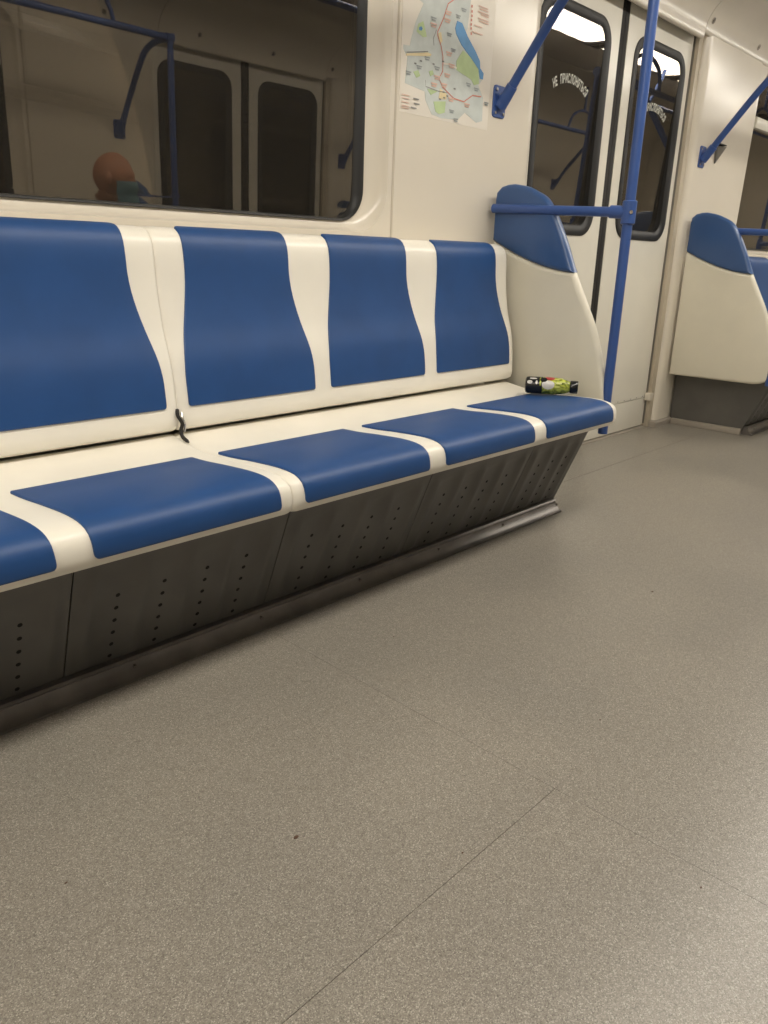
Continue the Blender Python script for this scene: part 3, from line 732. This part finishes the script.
# ------------------------------------------------------------------ wall map
mp = thing('wall_map', 'paper city map sheet with a blue lake, stuck to the wall beside the window', 'map', (0.009, 0, 0))
def sheet(name, poly, m, d, edge=0.0004):
    from mathutils.geometry import tessellate_polygon
    bm = bmesh.new(); R_ = loft(bm, [[(x, lean(z)-0.0046-d+edge*2, z) for x, z in poly], [(x, lean(z)-0.0046-d-edge, z) for x, z in poly]])
    tri = tessellate_polygon([[Vector((x, z, 0)) for x, z in poly]])
    for t in tri: bm.faces.new([R_[1][k] for k in t])
    return obj(name, bm, m, mp, smooth=False)
def ribbon(name, pts, w_, m, d):
    P = [Vector(p) for p in pts]; bm = bmesh.new(); rows = []
    for i, p in enumerate(P):
        t = (P[min(i+1, len(P)-1)]-P[max(i-1, 0)]).normalized(); n = Vector((-t.y, t.x))*w_/2
        rows.append([bm.verts.new((q.x, lean(q.y)-0.0046-d, q.y)) for q in (p+n, p-n)])
    for a, b in zip(rows[:-1], rows[1:]): bm.faces.new((a[0], a[1], b[1], b[0]))
    return obj(name, bm, m, mp, smooth=False)
G = {"region":[[1.925,1.64],[1.925,1.586],[1.943,1.581],[1.912,1.528],[1.895,1.483],[1.889,1.46],[1.861,1.458],[1.861,1.447],[1.881,1.428],[1.874,1.358],[1.967,1.349],[1.972,1.326],[2.005,1.29],[2.055,1.285],[2.136,1.291],[2.172,1.317],[2.237,1.295],[2.268,1.304],[2.265,1.374],[2.234,1.408],[2.256,1.428],[2.229,1.458],[2.133,1.514],[2.159,1.559],[2.167,1.64],[2.167,1.74],[2.02,1.80],[1.95,1.74]],
"lake":[[2.104,1.568],[2.129,1.567],[2.161,1.536],[2.21,1.5],[2.233,1.479],[2.237,1.459],[2.258,1.446],[2.256,1.428],[2.24,1.428],[2.23,1.453],[2.181,1.482],[2.134,1.506],[2.103,1.532],[2.097,1.547]],
"g1":[[2.142,1.493],[2.181,1.482],[2.23,1.453],[2.237,1.412],[2.211,1.404],[2.194,1.418],[2.114,1.433],[2.112,1.458]],"g2":[[1.922,1.524],[1.944,1.535],[1.959,1.507],[1.963,1.497],[1.946,1.493],[1.916,1.502]],
"b2":[[1.926,1.515],[1.935,1.520],[1.943,1.515],[1.936,1.508],[1.926,1.509]],"g3":[[2.01,1.327],[2.07,1.336],[2.068,1.303],[2.04,1.295],[2.022,1.3]],"g4":[[1.977,1.358],[2.029,1.359],[1.995,1.343]],
"y1":[[2.039,1.368],[2.072,1.357],[2.073,1.341],[2.034,1.339]],"g5":[[1.908,1.394],[1.931,1.402],[1.942,1.388],[1.925,1.38]],"g6":[[1.981,1.407],[1.998,1.413],[2.005,1.403],[1.989,1.394]],
"y2":[[1.874,1.437],[1.972,1.457],[1.989,1.455],[1.986,1.449],[1.874,1.431]],"y3":[[2.016,1.517],[2.029,1.523],[2.038,1.5],[2.028,1.488]],
"red":[[2.12,1.74],[2.082,1.621],[2.055,1.604],[2.037,1.562],[2.012,1.52],[2.013,1.51],[2.031,1.487],[2.044,1.457],[2.046,1.418],[2.03,1.395],[2.049,1.374],[2.109,1.35],[2.162,1.348],[2.206,1.373],[2.253,1.376]],
"grey":[[2.005,1.524],[1.993,1.499],[1.997,1.48]],"dark":[[1.874,1.44],[1.971,1.459]],"dark2":[[1.965,1.38],[1.968,1.363],[2.029,1.359],[2.072,1.361]],
"pink":[[2.057,1.579],[2.055,1.558],[2.071,1.47],[2.088,1.439],[2.068,1.409],[2.02,1.395],[2.007,1.373],[2.095,1.344],[2.178,1.339],[1.991,1.533],[2.056,1.379]],
"gtxt":[[1.99,1.55],[2.133,1.603],[2.106,1.58],[2.068,1.523],[2.092,1.484],[2.18,1.401],[2.223,1.393],[2.101,1.311],[2.125,1.289],[1.934,1.41],[1.969,1.44],[2.018,1.421],[2.283,1.359],[1.886,1.387]],
"legr":[[1.877,1.326],[1.877,1.317],[1.877,1.306],[1.878,1.296],[1.878,1.290]],"legd":[[1.926,1.322],[1.929,1.309],[1.916,1.296]],
"dots":[[2.172,1.622],[2.174,1.608],[2.175,1.596],[2.174,1.584],[2.174,1.572],[2.175,1.561],[2.177,1.547]],"lp":[[2.232,1.631],[2.237,1.624],[2.234,1.615],[2.242,1.609],[2.235,1.597],[2.24,1.59],[2.211,1.574],[2.209,1.554]]}
sheet('paper', [(1.853, 1.279), (2.301, 1.279), (2.301, 1.862), (1.853, 1.862)], M['paper'], 0.0002)
sheet('region', G['region'], M['map_region'], 0.0008)
for k in ('g1', 'g2', 'g3', 'g4', 'g5', 'g6'): sheet('green_area', G[k], M['map_green'], 0.0014)
for k in ('lake', 'b2'): sheet('lake', G[k], M['map_lake'], 0.0020)
for k in ('y1', 'y2', 'y3'): sheet('yellow_area', G[k], M['map_yellow'], 0.0014)
ribbon('route_line', G['red'], 0.0035, M['map_red'], 0.0024)
for k in ('grey', 'dark', 'dark2'): ribbon('route_line', G[k], 0.002, M['map_ink'], 0.0030)
ribbon('route_line', [(2.046, 1.44), (2.088, 1.443), (2.115, 1.438)], 0.005, M['paper'], 0.0020)
bm = bmesh.new(); bi = bmesh.new(); bg = bmesh.new()
def dash(b, x, z, w_, h_, y=0.0034): box(b, x-w_/2, x+w_/2, lean(z)-0.0046-y, lean(z)-0.0046-y+0.0004, z-h_/2, z+h_/2)
for x, z in G['pink']:
    for k in range(2): dash(bm, x, z+0.004-k*0.007, 0.030-0.008*k, 0.0045)
for x, z in G['legr']: dash(bm, x, z, 0.034, 0.0022)
for x, z in G['lp']: dash(bm, x, z, 0.050+random.uniform(-.01, .02), 0.003)
for x, z in G['gtxt']:
    for k in range(2): dash(bg, x, z+0.003-k*0.006, 0.024-0.006*k, 0.0035)
for x, z in G['legd']: dash(bi, x, z, 0.026, 0.0035)
for x, z in ((1.915, 1.417), (1.94, 1.428), (2.055, 1.36), (2.075, 1.352), (2.04, 1.338), (2.11, 1.378), (2.06, 1.345), (2.0, 1.43), (2.045, 1.445)): dash(bi, x, z, 0.009, 0.004)
bd = bmesh.new()
for x, z in G['dots']: dash(bd, x, z, 0.006, 0.007)
for b, n_, m_ in ((bm, 'pink_print', 'pink'), (bg, 'grey_print', 'grey'), (bi, 'dark_print', 'ink'), (bd, 'red_print', 'red')):
    o = obj(n_, b, M['map_'+m_], mp, smooth=False); o['kind'] = 'stuff'

# ------------------------------------------------------------------ bottle lying on the last seat
def bottle():
    pb = thing('drink_bottle', 'small bottle with black and lime label and black cap, lying on the last blue seat', 'bottle', (0, 0, 0))
    a = Vector((2.190, 1.432, 0.4510)); d = Vector((0.50, -0.866, 0.0)).normalized()
    z = d; y = Vector((0, 0, 1)); x = y.cross(z).normalized()
    mt = Matrix(((x.x, y.x, z.x, a.x), (x.y, y.y, z.y, a.y), (x.z, y.z, z.z, a.z), (0, 0, 0, 1))) @ Matrix.Scale(0.88, 4)
    body = [(0.012, 0.004), (0.022, 0.0), (0.030, 0.004), (0.0325, 0.012), (0.0325, 0.10), (0.0320, 0.118), (0.0295, 0.136), (0.0265, 0.152), (0.0220, 0.164), (0.0180, 0.172), (0.0170, 0.184)]
    m = bpy.data.materials.new('bottle_label'); m.use_nodes = True; nt = m.node_tree; b = nt.nodes['Principled BSDF']; b.inputs['Roughness'].default_value = 0.25
    tc = nt.nodes.new('ShaderNodeTexCoord'); sp = nt.nodes.new('ShaderNodeSeparateXYZ'); nt.links.new(tc.outputs['Generated'], sp.inputs[0])
    n = nt.nodes.new('ShaderNodeTexNoise'); n.inputs['Scale'].default_value = 38; n.inputs['Distortion'].default_value = 1.2
    nt.links.new(tc.outputs['Object'], n.inputs['Vector'])
    r = nt.nodes.new('ShaderNodeValToRGB'); e = r.color_ramp.elements
    e[0].position = 0.40; e[0].color = (0.10, 0.14, 0.02, 1); e[1].position = 0.58; e[1].color = (0.50, 0.55, 0.08, 1)
    nt.links.new(n.outputs['Fac'], r.inputs['Fac']); nt.links.new(r.outputs['Color'], b.inputs['Base Color'])
    blk = mat('bottle_black', (0.012, 0.013, 0.012), 0.22, bump=(60, 0.02)); red = mat('label_red', (0.40, 0.04, 0.04), 0.3, bump=(60, 0.02)); whi = mat('label_white', (0.62, 0.60, 0.56), 0.3, bump=(60, 0.02))
    bm = bmesh.new(); lathe(bm, body[:4]+[(0.0325, 0.066)], mt); obj('black_label', bm, blk, pb)
    bm = bmesh.new(); lathe(bm, [(0.0323, 0.066)]+body[4:], mt); obj('lime_label', bm, m, pb)
    # patches wrapped on the label: (angle, z, half-angle, half-length)
    def patch(name, a0, z0, da, dz, m_, rr=0.0332):
        bm = bmesh.new(); c = bm.verts.new(mt @ Vector((rr*math.cos(a0), rr*math.sin(a0), z0))); rings = []
        for q in (0.5, 1.0):
            rings.append([bm.verts.new(mt @ Vector((rr*math.cos(a0+q*da*math.cos(2*PI*k/16)), rr*math.sin(a0+q*da*math.cos(2*PI*k/16)), z0+q*dz*math.sin(2*PI*k/16)))) for k in range(16)])
        for k in range(16):
            bm.faces.new((c, rings[0][k], rings[0][(k+1) % 16])); bm.faces.new((rings[0][k], rings[1][k], rings[1][(k+1) % 16], rings[0][(k+1) % 16]))
        obj(name, bm, m_, pb)
    fr = None
    # angle facing the camera: local direction towards the camera
    tocam = (mt.inverted() @ Vector((0, 0, 0.82))); ang = math.atan2(tocam.y, tocam.x); s = 1 if math.sin(ang) > 0 else -1
    up = math.pi/2; toward = 1 if math.cos(ang) < 0 else -1
    A = lambda deg: up + toward*math.radians(deg)      # deg from straight up, towards the viewer
    patch('white_mark', A(75), 0.088, 0.55, 0.024, whi); patch('red_mark', A(20), 0.092, 0.38, 0.020, red)
    patch('dark_mark', A(38), 0.070, 0.35, 0.014, blk, 0.0335)
    patch('pale_mark', A(62), 0.018, 0.22, 0.010, whi); patch('pale_mark', A(62), 0.044, 0.26, 0.004, whi); patch('pale_mark', A(32), 0.030, 0.12, 0.014, whi)
    for k, (deg, zz) in enumerate(((60, 0.128), (30, 0.120), (85, 0.122), (10, 0.132), (50, 0.140))): patch('leaf_mark', A(deg), zz, 0.10, 0.012, mat('label_lime_%d' % k, (0.62, 0.66, 0.16), 0.3, bump=(60, 0.02)), 0.0322-0.02*max(0, zz-0.118))
    patch('lime_mark', A(50), 0.058, 0.6, 0.0035, m)
    bm = bmesh.new(); lathe(bm, [(0.0200, 0.170), (0.0235, 0.171), (0.0245, 0.174), (0.0245, 0.198), (0.0230, 0.200), (0.010, 0.2005)], mt, 32)
    for f in [f for f in bm.faces if abs((f.calc_center_median()-a).dot(d)-0.19) < 0.006 and f.calc_area() < 1e-4][::2]:
        for v in f.verts: pass
    obj('cap', bm, blk, pb)
bottle()

# ------------------------------------------------------------------ crumbs on the floor
bm = bmesh.new()
for x, y, r in ((1.867, 0.754, .0035), (0.931, 0.236, .002), (0.578, 0.72, .004), (0.289, 0.879, .002), (0.737, 0.52, .002), (1.16, 1.063, .0018), (1.207, 0.549, .002), (0.40, 0.30, .002), (1.9, 0.40, .002)):
    bmesh.ops.create_icosphere(bm, subdivisions=1, radius=r, matrix=Matrix.Translation((x, y, r*0.35)) @ Matrix.Diagonal((1.3, 0.8, 0.4, 1)))
o = obj('crumbs', bm, mat('crumb', (0.10, 0.055, 0.035), 0.8, bump=(60, 0.1)), smooth=False); tag(o, 'scattered tiny brown crumbs on the floor', 'crumbs'); o['kind'] = 'stuff'

# ------------------------------------------------------------------ seated person on the opposite bench (seen only as a reflection)
def person():
    p = thing('person', 'person in dark clothes and a blue face mask, seated opposite, seen reflected in the window', 'person', (0, 0, 0))
    skin = mat('skin', (0.42, 0.20, 0.12), 0.5, var=(20, 0.06)); cloth = mat('dark_jacket', (0.03, 0.03, 0.035), 0.8, var=(15, 0.2), bump=(60, 0.3))
    trou = mat('dark_trousers', (0.025, 0.028, 0.04), 0.85, var=(15, 0.2), bump=(60, 0.3)); mask = mat('pale_blue_mask', (0.22, 0.42, 0.50), 0.7, bump=(150, 0.2))
    shoe = mat('black_shoe', (0.01, 0.01, 0.01), 0.4, bump=(60, 0.1))
    X, Y = 1.99, -0.40       # the hips; faces +y
    def skinned(name, nodes, edges, m, parent=p, sub=2):
        me = bpy.data.meshes.new(name); me.from_pydata([n_[0] for n_ in nodes], edges, []); me.update()
        o = bpy.data.objects.new(name, me); C.objects.link(o); o.parent = parent; me.materials.append(m)
        md = o.modifiers.new('s', 'SKIN'); md.use_smooth_shade = True
        for i, n_ in enumerate(nodes):
            sv = me.skin_vertices[0].data[i]; r = n_[1]; sv.radius = r if isinstance(r, tuple) else (r, r)
        me.skin_vertices[0].data[0].use_root = True
        sb = o.modifiers.new('u', 'SUBSURF'); sb.levels = sub; sb.render_levels = sub
        dg = bpy.context.evaluated_depsgraph_get(); nm = bpy.data.meshes.new_from_object(o.evaluated_get(dg)); o.modifiers.clear(); o.data = nm
        for f in nm.polygons: f.use_smooth = True
        if not nm.materials: nm.materials.append(m)
        return o
    H = (X, Y, 0.52)
    # body: torso, neck, arms, legs as one surface
    N = [(H, (0.15, 0.12)), ((X, Y+0.03, 0.62), (0.145, 0.11)), ((X, Y+0.07, 0.74), (0.16, 0.12)), ((X+0.01, Y+0.10, 0.845), (0.155, 0.10)), ((X+0.01, Y+0.115, 0.905), (0.065, 0.06)), ((X+0.02, Y+0.125, 0.935), 0.05)]
    E_ = [(0, 1), (1, 2), (2, 3), (3, 4), (4, 5)]
    for s in (-1, 1):
        b0 = len(N)
        N += [((X+s*0.19, Y+0.10, 0.85), 0.062), ((X+s*0.235, Y+0.15, 0.70), 0.048), ((X+s*0.16, Y+0.36, 0.60), 0.036), ((X+s*0.13, Y+0.42, 0.595), 0.028)]
        E_ += [(3, b0), (b0, b0+1), (b0+1, b0+2), (b0+2, b0+3)]
    skinned('body', N, E_, cloth)
    for s in (-1, 1):
        skinned('trouser_leg', [((X+s*0.09, Y+0.02, 0.50), 0.088), ((X+s*0.12, Y+0.25, 0.505), 0.078), ((X+s*0.13, Y+0.44, 0.50), 0.062), ((X+s*0.13, Y+0.45, 0.28), 0.055), ((X+s*0.13, Y+0.43, 0.055), 0.048)], [(0, 1), (1, 2), (2, 3), (3, 4)], trou)
        skinned('shoe', [((X+s*0.13, Y+0.38, 0.050), (0.045, 0.045)), ((X+s*0.13, Y+0.50, 0.042), (0.042, 0.038)), ((X+s*0.13, Y+0.60, 0.032), (0.040, 0.028)), ((X+s*0.13, Y+0.66, 0.030), (0.030, 0.024))], [(0, 1), (1, 2), (2, 3)], shoe)
        hx, hy, hz = X+s*0.125, Y+0.43, 0.600
        nd = [((hx, hy, hz), (0.026, 0.018)), ((hx-s*0.008, hy+0.05, hz-0.002), (0.036, 0.016)), ((hx-s*0.012, hy+0.08, hz-0.004), (0.038, 0.014))]
        ed = [(0, 1), (1, 2)]
        hand = skinned('hand', nd, ed, skin)
        for k in range(4):
            ox = (-0.030+0.020*k); ln = (0.062, 0.074, 0.070, 0.055)[k] if s > 0 else (0.055, 0.070, 0.074, 0.062)[k]
            bx = hx-s*0.012+ox
            skinned('finger', [((bx, hy+0.065, hz-0.003), 0.0095), ((bx+ox*0.1, hy+0.085+ln*0.4, hz-0.004), 0.009), ((bx+ox*0.15, hy+0.085+ln*0.75, hz-0.016), 0.0082), ((bx+ox*0.15, hy+0.085+ln*0.95, hz-0.030), 0.0075)], [(0, 1), (1, 2), (2, 3)], skin, hand)
        skinned('thumb', [((hx-s*0.025, hy+0.02, hz), 0.012), ((hx-s*0.052, hy+0.050, hz-0.003), 0.0105), ((hx-s*0.060, hy+0.082, hz-0.008), 0.009)], [(0, 1), (1, 2)], skin, hand)
    # head, turned towards +x
    hc = Vector((X+0.03, Y+0.145, 1.095)); yaw = math.radians(42)      # face direction measured from +x
    F = Vector((math.cos(yaw), math.sin(yaw), -0.05)).normalized(); L_ = Vector((-math.sin(yaw), math.cos(yaw), 0)); U = F.cross(L_)
    hm = Matrix(((F.x, L_.x, U.x, hc.x), (F.y, L_.y, U.y, hc.y), (F.z, L_.z, U.z, hc.z), (0, 0, 0, 1)))
    bm = bmesh.new(); bmesh.ops.create_uvsphere(bm, u_segments=40, v_segments=28, radius=1)
    for v in bm.verts:
        x, y, z = v.co
        fx = 0.098 if x > 0 else 0.105; fy = 0.081; fz = 0.116
        if z < 0: fy *= 1-0.28*z*z; fx *= (1-0.10*z*z) if x > 0 else (1-0.38*z*z)
        px, py, pz = x*fx, y*fy, z*fz
        if x > 0:
            px += 0.020*math.exp(-((py/0.014)**2+((pz+0.022)/0.020)**2))      # nose
            px += 0.006*math.exp(-((py/0.05)**2+((pz-0.022)/0.012)**2))       # brow
            for sy in (-1, 1): px -= 0.010*math.exp(-(((py-sy*0.031)/0.015)**2+((pz-0.002)/0.011)**2))
            px += 0.006*math.exp(-((py/0.022)**2+((pz+0.062)/0.010)**2))      # lips
            px += 0.010*math.exp(-((py/0.025)**2+((pz+0.100)/0.016)**2))      # chin
        v.co = hm @ Vector((px, py, pz))
    head = obj('head', bm, skin, p)
    bm = bmesh.new(); tube(bm, [tuple(hm @ Vector((-0.035, 0, -0.06))), (X+0.02, Y+0.125, 0.97), (X+0.012, Y+0.115, 0.90)], [0.052, 0.052, 0.060], 20); obj('neck', bm, skin, p)
    for sy in (-1, 1):
        bm = bmesh.new(); bmesh.ops.create_uvsphere(bm, u_segments=14, v_segments=10, radius=1)
        for v in bm.verts: v.co = hm @ Vector((v.co.x*0.020-0.008, v.co.y*0.012+sy*0.084, v.co.z*0.033-0.010))
        obj('ear', bm, skin, head)
        bm = bmesh.new(); bmesh.ops.create_uvsphere(bm, u_segments=12, v_segments=8, radius=0.011)
        for v in bm.verts: v.co = hm @ (v.co+Vector((0.072, sy*0.031, 0.002)))
        obj('eye', bm, mat('eye_white', (0.5, 0.48, 0.45), 0.3, bump=(60, 0.01)), head)
    # mask: shell around nose, mouth and chin
    bm = bmesh.new(); G_ = []
    for i in range(13):
        row = []
        th = math.radians(-78+156*i/12)
        for j in range(8):
            z = -0.010-0.098*j/7; c = math.cos(th)
            rx = 0.108+0.012*math.exp(-((z+0.04)/0.03)**2)-0.10*max(0, -z-0.085); ry = 0.082-0.10*max(0, -z-0.06)
            row.append(bm.verts.new(hm @ Vector((rx*c**0.8, ry*math.sin(th), z*(1-0.25*(1-c))-0.012*(1-c)))))
        G_.append(row)
    for i in range(12):
        for j in range(7): bm.faces.new((G_[i][j], G_[i+1][j], G_[i+1][j+1], G_[i][j+1]))
    bmesh.ops.solidify(bm, geom=bm.faces[:], thickness=0.0015); mk = obj('face_mask', bm, mask, head)
person()
